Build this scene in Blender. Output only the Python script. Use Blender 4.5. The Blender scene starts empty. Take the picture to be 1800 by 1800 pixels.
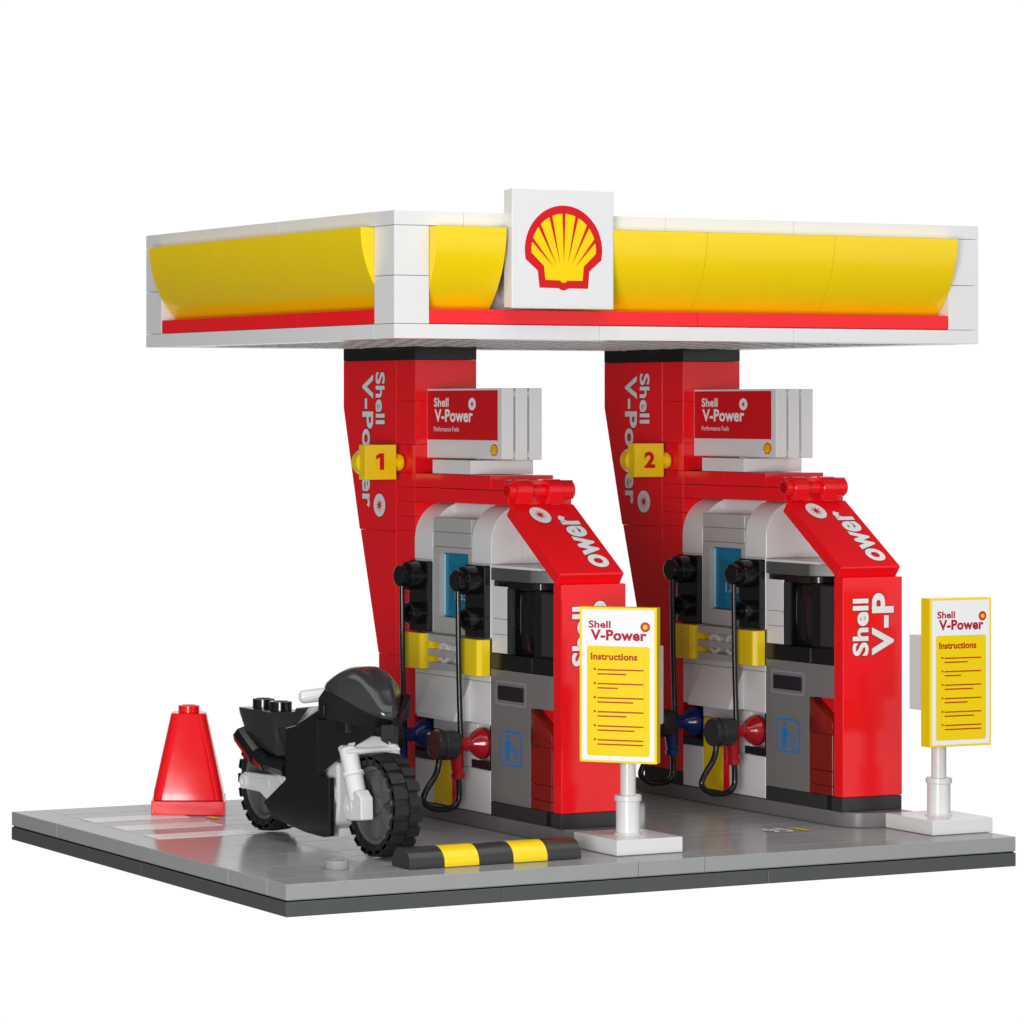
import bpy, bmesh, math, random
from mathutils import Vector, Matrix
random.seed(4)
SC = bpy.context.scene
COL = SC.collection
PI = math.pi

# ------------------------------------------------------------------ materials
def lin(c):
    return tuple((v / 12.92) if v <= 0.04045 else ((v + 0.055) / 1.055) ** 2.4 for v in c)

def plastic(name, rgb, rough=0.2, spec=0.5, bump=0.012, coat=0.0, trans=0.0, ior=1.5, var=0.03):
    m = bpy.data.materials.new(name); m.use_nodes = True
    nt = m.node_tree; b = nt.nodes['Principled BSDF']
    tc = nt.nodes.new('ShaderNodeTexCoord')
    n = nt.nodes.new('ShaderNodeTexNoise'); n.inputs['Scale'].default_value = 1.7; n.inputs['Detail'].default_value = 4
    nt.links.new(tc.outputs['Object'], n.inputs['Vector'])
    # slight colour and gloss unevenness of moulded plastic
    mx = nt.nodes.new('ShaderNodeMix'); mx.data_type = 'RGBA'
    mx.inputs[6].default_value = (*[max(0, v * (1 - var)) for v in rgb], 1)
    mx.inputs[7].default_value = (*[min(1, v * (1 + var)) for v in rgb], 1)
    nt.links.new(n.outputs['Fac'], mx.inputs[0]); nt.links.new(mx.outputs[2], b.inputs['Base Color'])
    mr = nt.nodes.new('ShaderNodeMapRange')
    mr.inputs['To Min'].default_value = rough * 0.8; mr.inputs['To Max'].default_value = rough * 1.25
    nt.links.new(n.outputs['Fac'], mr.inputs['Value']); nt.links.new(mr.outputs[0], b.inputs['Roughness'])
    b.inputs['Specular IOR Level'].default_value = spec
    b.inputs['IOR'].default_value = ior
    b.inputs['Coat Weight'].default_value = coat
    b.inputs['Transmission Weight'].default_value = trans
    if bump:
        n2 = nt.nodes.new('ShaderNodeTexNoise'); n2.inputs['Scale'].default_value = 1.1; n2.inputs['Detail'].default_value = 2
        nt.links.new(tc.outputs['Object'], n2.inputs['Vector'])
        bp = nt.nodes.new('ShaderNodeBump'); bp.inputs['Strength'].default_value = 0.25; bp.inputs['Distance'].default_value = bump
        nt.links.new(n2.outputs['Fac'], bp.inputs['Height']); nt.links.new(bp.outputs[0], b.inputs['Normal'])
    return m

RED = plastic('red_plastic', (0.84, 0.006, 0.012), 0.15, 0.42)
DRED = plastic('dark_red_plastic', (0.20, 0.010, 0.006), 0.25, 0.4)
YEL = plastic('yellow_plastic', (0.87, 0.62, 0.002), 0.22, 0.45)
ORG = plastic('deep_yellow_plastic', (0.80, 0.60, 0.002), 0.2, 0.5)
WHT = plastic('white_plastic', (0.69, 0.69, 0.69), 0.22, 0.45, var=0.012)
LGR = plastic('light_grey_plastic', (0.40, 0.395, 0.385), 0.3, 0.35)
GRD = plastic('forecourt_grey_plastic', (0.315, 0.321, 0.321), 0.14, 0.045, bump=0.004, var=0.05)
MGR = plastic('mid_grey_plastic', (0.165, 0.16, 0.156), 0.3, 0.3)
DGR = plastic('dark_grey_plastic', (0.075, 0.082, 0.078), 0.32, 0.35)
KGR = plastic('charcoal_plastic', (0.030, 0.030, 0.031), 0.24, 0.4)
BLK = plastic('black_plastic', (0.006, 0.006, 0.007), 0.17, 0.45)
GBK = plastic('gloss_black_plastic', (0.006, 0.006, 0.007), 0.08, 0.5)
RUB = plastic('black_rubber', (0.016, 0.016, 0.017), 0.55, 0.3)
BLU = plastic('dark_blue_plastic', (0.004, 0.020, 0.16), 0.16, 0.45)
NRD = plastic('nozzle_red_plastic', (0.34, 0.004, 0.010), 0.13, 0.5)
CYN = plastic('clear_cyan_plastic', (0.006, 0.17, 0.30), 0.10, 0.5, bump=0.03)
CLR = plastic('frosted_clear_plastic', (0.62, 0.63, 0.63), 0.16, 0.5)
P_WHT = plastic('white_print', (0.80, 0.80, 0.80), 0.35, 0.15, bump=0, var=0)
P_SIL = plastic('silver_print', (0.74, 0.75, 0.76), 0.3, 0.4, bump=0, var=0)
P_RED = plastic('red_print', (0.60, 0.008, 0.014), 0.35, 0.15, bump=0, var=0)
P_DRD = plastic('crimson_print', (0.42, 0.003, 0.02), 0.35, 0.15, bump=0, var=0)
P_OUT = plastic('maroon_print', (0.13, 0.002, 0.008), 0.3, 0.3, bump=0, var=0)
P_YEL = plastic('yellow_print', (0.82, 0.59, 0.002), 0.35, 0.15, bump=0, var=0)
P_BRN = plastic('rust_red_print', (0.42, 0.03, 0.002), 0.35, 0.15, bump=0, var=0)
P_BLU = plastic('blue_print', (0.01, 0.17, 0.48), 0.3, 0.4, bump=0, var=0)
P_BLK = plastic('black_print', (0.012, 0.012, 0.018), 0.3, 0.4, bump=0, var=0)
P_SLV = plastic('slot_rim_print', (0.24, 0.24, 0.26), 0.3, 0.4, bump=0, var=0)
P_PAL = plastic('pale_cyan_print', (0.32, 0.62, 0.78), 0.3, 0.4, bump=0, var=0)
P_NVY = plastic('deep_teal_print', (0.012, 0.13, 0.22), 0.3, 0.4, bump=0, var=0)

P_STR = plastic('white_road_paint', (0.84, 0.84, 0.84), 0.3, 0.10, bump=0, var=0)

# ------------------------------------------------------------------ builders
def thing(name, label, cat, loc=(0, 0, 0), group=None):
    o = bpy.data.objects.new(name, None); COL.objects.link(o)
    o.location = loc; o['label'] = label; o['category'] = cat
    o.empty_display_size = 0.5
    if group: o['group'] = group
    return o

def copy_tree(o, parent=None):
    c = o.copy(); COL.objects.link(c); c.parent = parent
    if parent is not None: c.matrix_parent_inverse = o.matrix_parent_inverse.copy()
    for ch in list(o.children): copy_tree(ch, c)
    return c

class Part:
    """collects shapes given in scene coordinates and links them as one mesh under its thing"""
    def __init__(s, name, mat, parent=None, label=None):
        s.name, s.parent, s.label = name, parent, label
        s.mats = [mat]; s.mi = 0; s.bm = bmesh.new(); s.xf = None; s.ang = 18.5
    def mat(s, m):
        if m not in s.mats: s.mats.append(m)
        s.mi = s.mats.index(m); return s
    def _add(s, t, bev=0, seg=2, ang=28, smooth=True):
        if bev:
            ed = [e for e in t.edges if len(e.link_faces) == 2 and e.calc_face_angle(0) > math.radians(ang)]
            bmesh.ops.bevel(t, geom=ed, offset=bev, segments=seg, profile=0.6, affect='EDGES', clamp_overlap=True)
        bmesh.ops.recalc_face_normals(t, faces=t.faces)
        for f in t.faces: f.material_index = s.mi; f.smooth = smooth and len(f.verts) < 9
        if s.xf is not None: bmesh.ops.transform(t, matrix=s.xf, verts=t.verts)
        me = bpy.data.meshes.new('tmp'); t.to_mesh(me); t.free()
        s.bm.from_mesh(me); bpy.data.meshes.remove(me); return s
    def box(s, x0, x1, y0, y1, z0, z1, bev=0.022, seg=2, gap=0.0):
        t = bmesh.new(); g = gap
        bmesh.ops.create_cube(t, size=1)
        for v in t.verts:
            v.co = Vector((x0 + g if v.co.x < 0 else x1 - g, y0 + g if v.co.y < 0 else y1 - g, z0 + g if v.co.z < 0 else z1 - g))
        return s._add(t, bev, seg, smooth=False)
    def prism(s, ax, pts, a0, a1, bev=0.02, seg=1):
        t = bmesh.new()
        def P(p, a):
            return {'x': (a, p[0], p[1]), 'y': (p[0], a, p[1]), 'z': (p[0], p[1], a)}[ax]
        A = [t.verts.new(P(p, a0)) for p in pts]; B = [t.verts.new(P(p, a1)) for p in pts]
        n = len(pts); t.faces.new(A); t.faces.new(B)
        for i in range(n): t.faces.new((A[i], A[(i + 1) % n], B[(i + 1) % n], B[i]))
        bmesh.ops.recalc_face_normals(t, faces=t.faces)
        return s._add(t, bev, seg)
    def hull(s, pts, bev=0.015):
        t = bmesh.new(); vs = [t.verts.new(p) for p in pts]
        r = bmesh.ops.convex_hull(t, input=vs)
        bmesh.ops.delete(t, geom=[v for v in t.verts if not v.link_faces], context='VERTS')
        bmesh.ops.dissolve_limit(t, angle_limit=0.02, verts=t.verts, edges=t.edges)
        return s._add(t, bev)
    def lathe(s, prof, c, axis='z', n=40, close=True):
        """prof = [(radius, height)]; revolved about the axis through c"""
        t = bmesh.new(); rings = []
        for r, h in prof:
            if r < 1e-6: rings.append([t.verts.new((0, 0, h))]); continue
            rings.append([t.verts.new((r * math.cos(2 * PI * i / n), r * math.sin(2 * PI * i / n), h)) for i in range(n)])
        for a, b in zip(rings, rings[1:]):
            for i in range(n):
                j = (i + 1) % n
                if len(a) == 1 and len(b) == 1: continue
                if len(a) == 1: t.faces.new((a[0], b[i], b[j]))
                elif len(b) == 1: t.faces.new((a[i], a[j], b[0]))
                else: t.faces.new((a[i], a[j], b[j], b[i]))
        if close:
            if len(rings[0]) > 1: t.faces.new(rings[0])
            if len(rings[-1]) > 1: t.faces.new(rings[-1])
        if isinstance(axis, str):
            d = {'z': Vector((0, 0, 1)), 'x': Vector((1, 0, 0)), 'y': Vector((0, 1, 0)), '-x': Vector((-1, 0, 0)), '-y': Vector((0, -1, 0))}[axis]
        else: d = Vector(axis).normalized()
        M = Matrix.Translation(Vector(c)) @ d.to_track_quat('Z', 'Y').to_matrix().to_4x4()
        bmesh.ops.transform(t, matrix=M, verts=t.verts)
        return s._add(t)
    def cyl(s, c, axis, r, h, e=0.02, n=36, r2=None):
        r2 = r if r2 is None else r2
        return s.lathe([(0, 0), (r - e, 0), (r - e * .3, e * .3), (r, e), (r2, h - e), (r2 - e * .3, h - e * .3), (r2 - e, h), (0, h)], c, axis, n)
    def ring(s, c, axis, r, ri, h, e=0.015, n=36):
        return s.lathe([(ri, 0), (r - e, 0), (r, e), (r, h - e), (r - e, h), (ri + e, h), (ri, h - e), (ri, h * .35), (0, h * .35)], c, axis, n, close=False)
    def tube(s, pts, r, n=24, smooth=True, caps=True):
        P = [Vector(p) for p in pts]
        if smooth:
            Q = []
            for i in range(len(P) - 1):
                p0 = P[max(i - 1, 0)]; p1 = P[i]; p2 = P[i + 1]; p3 = P[min(i + 2, len(P) - 1)]
                for k in range(6):
                    u = k / 6
                    Q.append(0.5 * ((2 * p1) + (p2 - p0) * u + (2 * p0 - 5 * p1 + 4 * p2 - p3) * u * u + (3 * p1 - p0 - 3 * p2 + p3) * u ** 3))
            P = Q + [P[-1]]
        t = bmesh.new(); rings = []; up = None
        for i, p in enumerate(P):
            d = (P[min(i + 1, len(P) - 1)] - P[max(i - 1, 0)]).normalized()
            if up is None:
                up = d.orthogonal().normalized()
            up = (up - d * up.dot(d)).normalized(); w = d.cross(up)
            rings.append([t.verts.new(p + (up * math.cos(2 * PI * k / n) + w * math.sin(2 * PI * k / n)) * r) for k in range(n)])
        for a, b in zip(rings, rings[1:]):
            for k in range(n): t.faces.new((a[k], a[(k + 1) % n], b[(k + 1) % n], b[k]))
        t.faces.new(rings[0]); t.faces.new(rings[-1])
        return s._add(t)
    def poly(s, pts3):
        t = bmesh.new(); t.faces.new([t.verts.new(p) for p in pts3])
        return s._add(t)
    def raw(s, verts, faces, bev=0):
        t = bmesh.new(); vs = [t.verts.new(v) for v in verts]
        for f in faces: t.faces.new([vs[i] for i in f])
        return s._add(t, bev)
    def done(s):
        me = bpy.data.meshes.new(s.name); off = Vector((0, 0, 0)); p = s.parent
        chain = []
        while p is not None: off += p.location; p = p.parent
        bmesh.ops.translate(s.bm, verts=s.bm.verts, vec=-off)
        lim = math.radians(s.ang)
        for e in s.bm.edges:
            e.smooth = len(e.link_faces) == 2 and e.link_faces[0].smooth and e.link_faces[1].smooth and e.calc_face_angle(0) < lim
        s.bm.to_mesh(me); s.bm.free()
        for m in s.mats: me.materials.append(m)
        o = bpy.data.objects.new(s.name, me); COL.objects.link(o); o.parent = s.parent
        if s.label: o['label'] = s.label
        return o

_tc = {}
def glyphs(txt, bold, shear=0.0):
    k = (txt, bold, shear)
    if k in _tc: return _tc[k]
    cu = bpy.data.curves.new('t', 'FONT'); cu.body = txt; cu.offset = bold; cu.size = 1; cu.shear = shear
    cu.resolution_u = 5; cu.space_character = 1.0 + bold * 1.2; cu.fill_mode = 'FRONT'
    o = bpy.data.objects.new('t', cu); COL.objects.link(o)
    dg = bpy.context.evaluated_depsgraph_get(); me = bpy.data.meshes.new_from_object(o.evaluated_get(dg))
    vs = [(v.co.x, v.co.y) for v in me.vertices]; fs = [tuple(f.vertices) for f in me.polygons]
    bpy.data.objects.remove(o); bpy.data.curves.remove(cu); bpy.data.meshes.remove(me)
    _tc[k] = (vs, fs); return _tc[k]

class Face2:
    """a printed face: 2-d drawing coordinates mapped to a plane in the scene"""
    def __init__(s, part, O, U, V, N):
        s.p, s.O, s.U, s.V, s.N = part, Vector(O), Vector(U), Vector(V), Vector(N).normalized()
    def P(s, a, b, lift): return s.O + s.U * a + s.V * b + s.N * lift
    def poly(s, pts, m, lift=0.006):
        s.p.mat(m); s.p.poly([s.P(a, b, lift) for a, b in pts])
    def rect(s, a0, a1, b0, b1, m, lift=0.006, r=0, asp=1):
        if not r: return s.poly([(a0, b0), (a1, b0), (a1, b1), (a0, b1)], m, lift)
        pts = []
        for cx, cy, t0 in ((a1 - r, b0 + r * asp, -90), (a1 - r, b1 - r * asp, 0), (a0 + r, b1 - r * asp, 90), (a0 + r, b0 + r * asp, 180)):
            for k in range(7):
                t = math.radians(t0 + 15 * k); pts.append((cx + r * math.cos(t), cy + r * asp * math.sin(t)))
        s.poly(pts, m, lift)
    def disc(s, a, b, ra, rb, m, lift=0.006, n=40):
        s.poly([(a + ra * math.cos(2 * PI * i / n), b + rb * math.sin(2 * PI * i / n)) for i in range(n)], m, lift)
    def star(s, a, b, ra, rb, m, lift=0.01, n=10, inner=0.42, rot=0.2):
        pts = []
        for i in range(2 * n):
            k = 1 if i % 2 == 0 else inner
            t = PI * i / n + rot
            pts.append((a + ra * k * math.cos(t), b + rb * k * math.sin(t)))
        s.poly(pts, m, lift)
    def text(s, txt, a0, a1, b0, b1, m, bold=0.02, lift=0.008, outline=None, ow=0.022):
        vs, fs = glyphs(txt, bold)
        xs = [v[0] for v in vs]; ys = [v[1] for v in vs]
        x0, x1, y0, y1 = min(xs), max(xs), min(ys), max(ys)
        sx = (a1 - a0) / (x1 - x0); sy = (b1 - b0) / (y1 - y0)
        def put(vv, ff, mm, lf):
            s.p.mat(mm)
            t = bmesh.new()
            q = [t.verts.new(s.P(a0 + (x - x0) * sx, b0 + (y - y0) * sy, lf)) for x, y in vv]
            for f in ff:
                try: t.faces.new([q[i] for i in f])
                except ValueError: pass
            for f in t.faces: f.material_index = s.p.mi
            me = bpy.data.meshes.new('tmp')
            if s.p.xf is not None: bmesh.ops.transform(t, matrix=s.p.xf, verts=t.verts)
            t.to_mesh(me); t.free(); s.p.bm.from_mesh(me); bpy.data.meshes.remove(me)
        if outline is not None:
            # the dark rim: the same letters laid down a little to every side
            d = ow
            for k in range(8):
                dx, dy = d * math.cos(k * PI / 4) / sx * 1, d * math.sin(k * PI / 4) / sy
                put([(x + dx, y + dy) for x, y in vs], fs, outline, lift - 0.004 + k * 0.0003)
        put(vs, fs, m, lift)
    def vpower_star(s, a, b, ra, rb, disc, star, lift=0.006, outline=None, ow=0.02):
        if outline is not None: s.disc(a, b, ra + ow, rb + ow * rb / ra, outline, lift)
        s.disc(a, b, ra, rb, disc, lift + 0.003)
        s.star(a, b, ra * 0.68, rb * 0.68, star, lift + 0.006, inner=0.30)
    def shell(s, a, b, w, h, lift=0.006, rays=True):
        """scallop emblem centred on (a,b)"""
        def q(px, py): return (a + (px - 712.5) / 613 * w, b - (py - 570) / 676 * h)
        def arc(cx, cy, rx, ry, t0, t1, n=28):
            return [(cx + rx * math.cos(math.radians(t0 + (t1 - t0) * i / n)), cy - ry * math.sin(math.radians(t0 + (t1 - t0) * i / n))) for i in range(n + 1)]
        out = [(508, 752), (412, 662)] + arc(713, 590, 307, 358, 181, -1) + [(1013, 662), (917, 752), (907, 890), (752, 890), (735, 902), (712, 908), (690, 902), (674, 890), (522, 887)]
        s.poly([q(*p) for p in out], P_RED, lift)
        yel = [(556, 715), (458, 612)] + arc(713, 590, 256, 293, 184, -4) + [(968, 612), (871, 715), (862, 828), (742, 828), (728, 843), (713, 847), (698, 843), (684, 828), (568, 825)]
        s.poly([q(*p) for p in yel], P_YEL, lift + 0.005)
        if rays:
            for (ox, oy), (ix, iy) in (((463, 505), (632, 722)), ((523, 398), (654, 703)), ((609, 318), (682, 690)), ((713, 286), (714, 688)),
                                       ((817, 318), (745, 690)), ((904, 398), (776, 703)), ((963, 505), (800, 722))):
                d = Vector((ox - ix, oy - iy)); L = d.length; d /= L; n = Vector((-d.y, d.x)); e = Vector((ox, oy)) + d * 8
                p = [e + n * 13, Vector((ix, iy)), e - n * 13]
                s.poly([q(v.x, v.y) for v in p], P_RED, lift + 0.010)

# ================================================================== FORECOURT BASE
W, D = 22.0, 16.4
base = thing('forecourt_base', 'grey tiled slab under the whole station, on a dark grey layer', 'base', (0, 0, -0.8))
p = Part('bottom_plate', DGR, base)
for x0, x1 in ((0, 6.05), (6.05, 14), (14, W)):
    for y0, y1 in ((0, 8), (8, D)): p.box(x0, x1, y0, y1, -0.8, -0.43, 0.012, 1, 0.006)
p.box(.05, W - .05, .05, D - .05, -0.6, -0.405, 0)
p.done()
p = Part('paving_tiles', GRD, base)
def tile(x0, x1, y0, y1): p.box(x0, x1, y0, y1, -0.4, 0, 0.014, 1, 0.009)
for a, b, c in ((0, 10.05, 1), (12.06, W, 1)): tile(a, b, 0, c)
tile(10.05, 12.06, 0, 1)
for y0, y1 in ((1, 3.05), (3.05, 13.3), (13.3, D)): tile(0, 1, y0, y1)
for k, y in enumerate((1, 3, 5, 7, 9, 11, 13, 15)):
    y1 = min(y + 2, D); x = 1.0
    seq = [(3, 4, 6, 4, 4), (3, 2, 4, 6, 2, 4), (3, 6, 4, 4, 4), (3, 4, 2, 6, 6), (3, 3, 4, 4, 7), (3, 6, 2, 6, 4), (3, 4, 4, 4, 6), (3, 6, 6, 6)][k]
    for w in seq:
        if x >= W: break
        x1 = min(x + w, W)
        if k in (1, 3, 5) and x > 3: tile(x, x1, y, y + 1); tile(x, x1, y + 1, y1)
        else: tile(x, x1, y, y1)
        x = x1
    if x < W: tile(x, W, y, y1)
p.box(.05, W - .05, .05, D - .05, -0.45, -0.012, 0)
p.done()
for y in (9, 11, 13):
    p = Part('white_stripe', P_STR, base)
    p.box(1.03, 3.98, y + 0.06, y + 0.96, -0.05, 0.005, 0); p.done()
for txt, a, b, c, d, m in (('95', 16.62, 17.36, 3.30, 4.08, P_WHT), ('1', 17.58, 17.82, 3.32, 3.98, P_YEL), ('1', 4.35, 4.62, 12.35, 12.95, P_YEL)):
    p = Part('lane_marking', m, base)
    f = Face2(p, (0, 0, 0), (1, 0, 0), (0, 1, 0), (0, 0, 1)); f.text(txt, a, b, c, d, m, 0.035); p.done()
p = Part('hollow_stud', LGR, base); p.mats[0] = GRD
p.ring((2.5, 2.02, -0.01), 'z', 0.305, 0.20, 0.215); p.done()

# ================================================================== CANOPY
cx0, cy0, cz0 = 3.52, 0.946, 13.10
cW, cD = 18.0, 14.0
cx1, cy1 = cx0 + cW, cy0 + cD
Z1, Z2, Z3, Z4 = 13.47, 14.66, 15.90, 16.27
can = thing('canopy', 'big flat white roof with yellow and red bands, on the two red pillars', 'canopy', (cx0, cy0, cz0))
p = Part('frame', WHT, can)
def run(z0, z1, fx, lx):
    """one ring of edge bricks; fx/lx = seam positions along front and side"""
    xs = [cx0] + fx + [cx1]
    for a, b in zip(xs, xs[1:]):
        p.box(a, b, cy0, cy0 + 1, z0, z1, 0.014, 2, 0.004); p.box(a, b, cy1 - 1, cy1, z0, z1, 0.014, 2, 0.004)
    ys = [cy0 + 1] + lx + [cy1 - 1]
    for a, b in zip(ys, ys[1:]):
        p.box(cx0, cx0 + 1, a, b, z0, z1, 0.004, 1, 0.0015); p.box(cx1 - 1, cx1, a, b, z0, z1, 0.004, 1, 0.0015)
run(cz0, Z1, [9.50, 15.50], []); run(Z3, Z4, [5.51, 11.51, 15.50], [6.95, 12.9])
for x in (cx0, cx1 - 1):
    for y in (cy0, cy1 - 1):
        p.box(x, x + 1, y, y + 1, Z1, Z2, 0.016, 2, 0.005); p.box(x, x + 1, y, y + 1, Z2, Z3, 0.016, 2, 0.005)
p.done()
p = Part('inner_wall', WHT, can)
p.box(cx0 + .95, cx1 - .95, cy0 + .92, cy0 + 1.12, Z1, Z3, 0); p.box(cx0 + .95, cx1 - .95, cy1 - 1.12, cy1 - .92, Z1, Z3, 0)
p.box(cx0 + .92, cx0 + 1.12, cy0 + 1.12, cy1 - 1.12, Z1, Z3, 0); p.box(cx1 - 1.12, cx1 - .92, cy0 + 1.12, cy1 - 1.12, Z1, Z3, 0)
p.done()
p = Part('roof_panel', WHT, can); p.box(cx0 + 1, cx1 - 1, cy0 + 1, cy1 - 1, Z3 + .05, Z3 + .2, 0); p.done()
# yellow fascia: cylinder-section panels bulging past the frame at the top
R0 = 2.86
def fascia_prof(n=14):
    pr = []
    for i in range(n + 1):
        z = (Z3 - 0.02 - 13.86) * i / n
        pr.append((-0.38 + R0 - math.sqrt(R0 * R0 - z * z), Z3 - 0.02 - z))
    return pr
def fascia(name, origin, along, inward, a0, a1, mat=YEL):
    O, A, I = Vector(origin), Vector(along), Vector(inward)
    pr = fascia_prof(); p = Part(name, mat, can)
    V = []; n = len(pr); g = 0.006
    for a in (a0 + g, a1 - g):
        for d, z in pr: V.append(O + A * a + I * d + Vector((0, 0, z)))
        for d, z in reversed(pr): V.append(O + A * a + I * (min(d + 0.45, 0.93)) + Vector((0, 0, z)))
    m = 2 * n; F = [list(range(m)), list(range(m, 2 * m))]
    for i in range(m): F.append([i, (i + 1) % m, m + (i + 1) % m, m + i])
    p.raw(V, F, 0); p.done()
ORI = (cx0, cy0, 0)
for a, b in ((1, 3), (5, 9), (9, 13), (13, 17)): fascia('yellow_fascia', ORI, (1, 0, 0), (0, 1, 0), a, b)
for a, b in ((1, 5), (5, 9), (9, 13)): fascia('yellow_fascia', ORI, (0, 1, 0), (1, 0, 0), a, b)
for a, b in ((1, 5), (5, 9), (9, 13)): fascia('yellow_fascia', (cx1, cy0, 0), (0, 1, 0), (-1, 0, 0), a, b)
for a, b in ((1, 5), (5, 9), (9, 13), (13, 17)): fascia('yellow_fascia', (cx0, cy1, 0), (1, 0, 0), (0, -1, 0), a, b)
p = Part('red_strip', RED, can)
for a, b in ((cx0 + 1, 12.5), (12.5, cx1 - 1)):
    p.box(a, b, cy0 + .006, cy0 + .9, Z1 + .006, 13.85, 0.016, 2, 0.004); p.box(a, b, cy1 - .9, cy1 - .006, Z1 + .006, 13.85, 0.016, 2, 0.004)
for a, b in ((cy0 + 1, 5.95), (5.95, cy1 - 1)):
    p.box(cx0 + .006, cx0 + .9, a, b, Z1 + .006, 13.85, 0.016, 2, 0.004); p.box(cx1 - .9, cx1 - .006, a, b, Z1 + .006, 13.85, 0.016, 2, 0.004)
p.done()
p = Part('underside', LGR, can)
p.box(cx0 + .9, cx1 - .9, cy0 + .9, cy1 - .9, 13.32, 13.42, 0)
for i in range(1, 18):
    for j in range(1, 14):
        if i in (0, 18) or j in (0, 14): continue
        p.lathe([(.30, 0.24), (.30, .01), (.20, .01), (.20, .24)], (cx0 + i, cy0 + j, cz0), 'z', 12, close=False)
for i in range(2, 17, 2):
    p.box(cx0 + i - .03, cx0 + i + .03, cy0 + 1, cy1 - 1, cz0 + .02, 13.33, 0)
p.done()
# logo board
lg = Part('logo_board', WHT, can)
lg.box(6.65, 9.65, 0.53, 0.66, 13.87, 16.87, 0.03); lg.box(6.67, 9.63, 0.665, 0.95, 13.9, 16.84, 0.02)
lgo = lg.done()
p = Part('logo_mount', WHT, can); p.box(7.1, 8.5, 0.96, 1.9, 14, 15.88, 0.01); p.done()
p = Part('scallop_emblem', P_WHT, lgo)
f = Face2(p, (6.65, 0.53, 13.87), (1, 0, 0), (0, 0, 1), (0, -1, 0))
f.rect(0.06, 2.94, 0.06, 2.94, WHT, 0.003)
f.shell(1.505, 1.525, 2.28, 2.13, 0.008); p.done()

# ================================================================== ONE LANE: island, pillar, pump, nozzles, signs
def make_island(label):
    t = thing('pump_island', label, 'kerb island', (10, 3, 0), 'kerb islands under the pumps')
    p = Part('kerb', DGR, t); p.mats[0] = MGR
    p.box(10, 12, 6.4, 13.6, 0, 0.4, 0.016, 2, 0.004)
    pts = [(12, 6.39), (10.0, 6.39)] + [(11 - math.cos(math.radians(a)), 4 - math.sin(math.radians(a))) for a in range(0, 91, 6)] + [(12, 3.0)]
    p.prism('z', pts, 0, 0.4, 0.016); p.done()
    return t

def make_pillar(label):
    t = thing('canopy_pillar', label, 'pillar', (10, 11, 0.4), 'red pillars carrying the canopy')
    p = Part('shaft', RED, t)
    zs = [.8, 4.4, 6.2, 7.95, 8.35, 8.77, 9.17, 9.57, 10.37, 11.59, 12.75]
    for a, b in zip(zs, zs[1:]): p.box(10, 12, 11, 12.05, a, b, 0.008, 1, 0.0025)
    p.prism('x', [(12.06, 7.9), (12.06, 12.75), (15.12, 12.75), (15.12, 11.4), (14.17, 7.9)], 10, 12, 0.014)
    p.prism('x', [(12.06, 4.4), (12.06, 7.895), (14.12, 7.895), (13.08, 4.4)], 10, 12, 0.014)
    p.prism('x', [(12.06, .8), (12.06, 4.395), (13.06, 4.395), (13.0, .8)], 10, 12, 0.014)
    sh = p.done()
    p = Part('base_block', BLK, t); p.box(10.01, 11.99, 11.01, 13, .4, .8, 0.02); p.done()
    p = Part('cap', BLK, t); p.box(10, 12, 11, 15.12, 12.752, 13.12, 0.012); p.done()
    p = Part('lettering', P_SIL, sh)
    # reads downwards: text direction -z, letter tops towards -y
    f = Face2(p, (10, 0, 0), (0, 0, -1), (0, -1, 0), (-1, 0, 0))
    f.text('Shell', -12.42, -10.93, -13.22, -12.70, P_SIL, 0.03, outline=P_OUT, ow=0.020)
    f.text('V-Power', -12.36, -8.53, -14.0, -13.36, P_SIL, 0.03, outline=P_OUT, ow=0.020)
    f.vpower_star(-8.62, -13.0, 0.33, 0.33, P_SIL, P_RED, outline=P_OUT)
    p.done()
    return t

def make_number(digit, label, dx=0):
    t = thing('number_sign', label, 'number sign', (9.24 + dx, 11.78, 9.38), 'yellow number signs on the pillars')
    X = lambda v: v + dx
    p = Part('plate', YEL, t); p.box(X(8.73), X(9.74), 11.6, 11.95, 9.38, 10.36, 0.014); pl = p.done()
    p = Part('stub', YEL, t); p.cyl((X(9.72), 11.77, 9.86), 'x', 0.17, 0.26); p.cyl((X(9.84), 11.77, 9.86), 'x', 0.24, 0.12); p.done()
    p = Part('rear_knob', YEL, t); p.cyl((X(9.0), 11.93, 9.86), 'y', 0.36, 0.32, 0.03); p.done()
    p = Part('digit', P_RED, pl)
    f = Face2(p, (X(8.73), 11.6, 9.38), (1, 0, 0), (0, 0, 1), (0, -1, 0))
    if digit == '1':
        f.poly([(.47, .27), (.61, .27), (.61, .74), (.47, .74), (.35, .67), (.35, .57), (.47, .62)], P_RED)
    else: f.text(digit, .33, .70, .26, .74, P_RED, 0.045)
    p.done()
    return t

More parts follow.
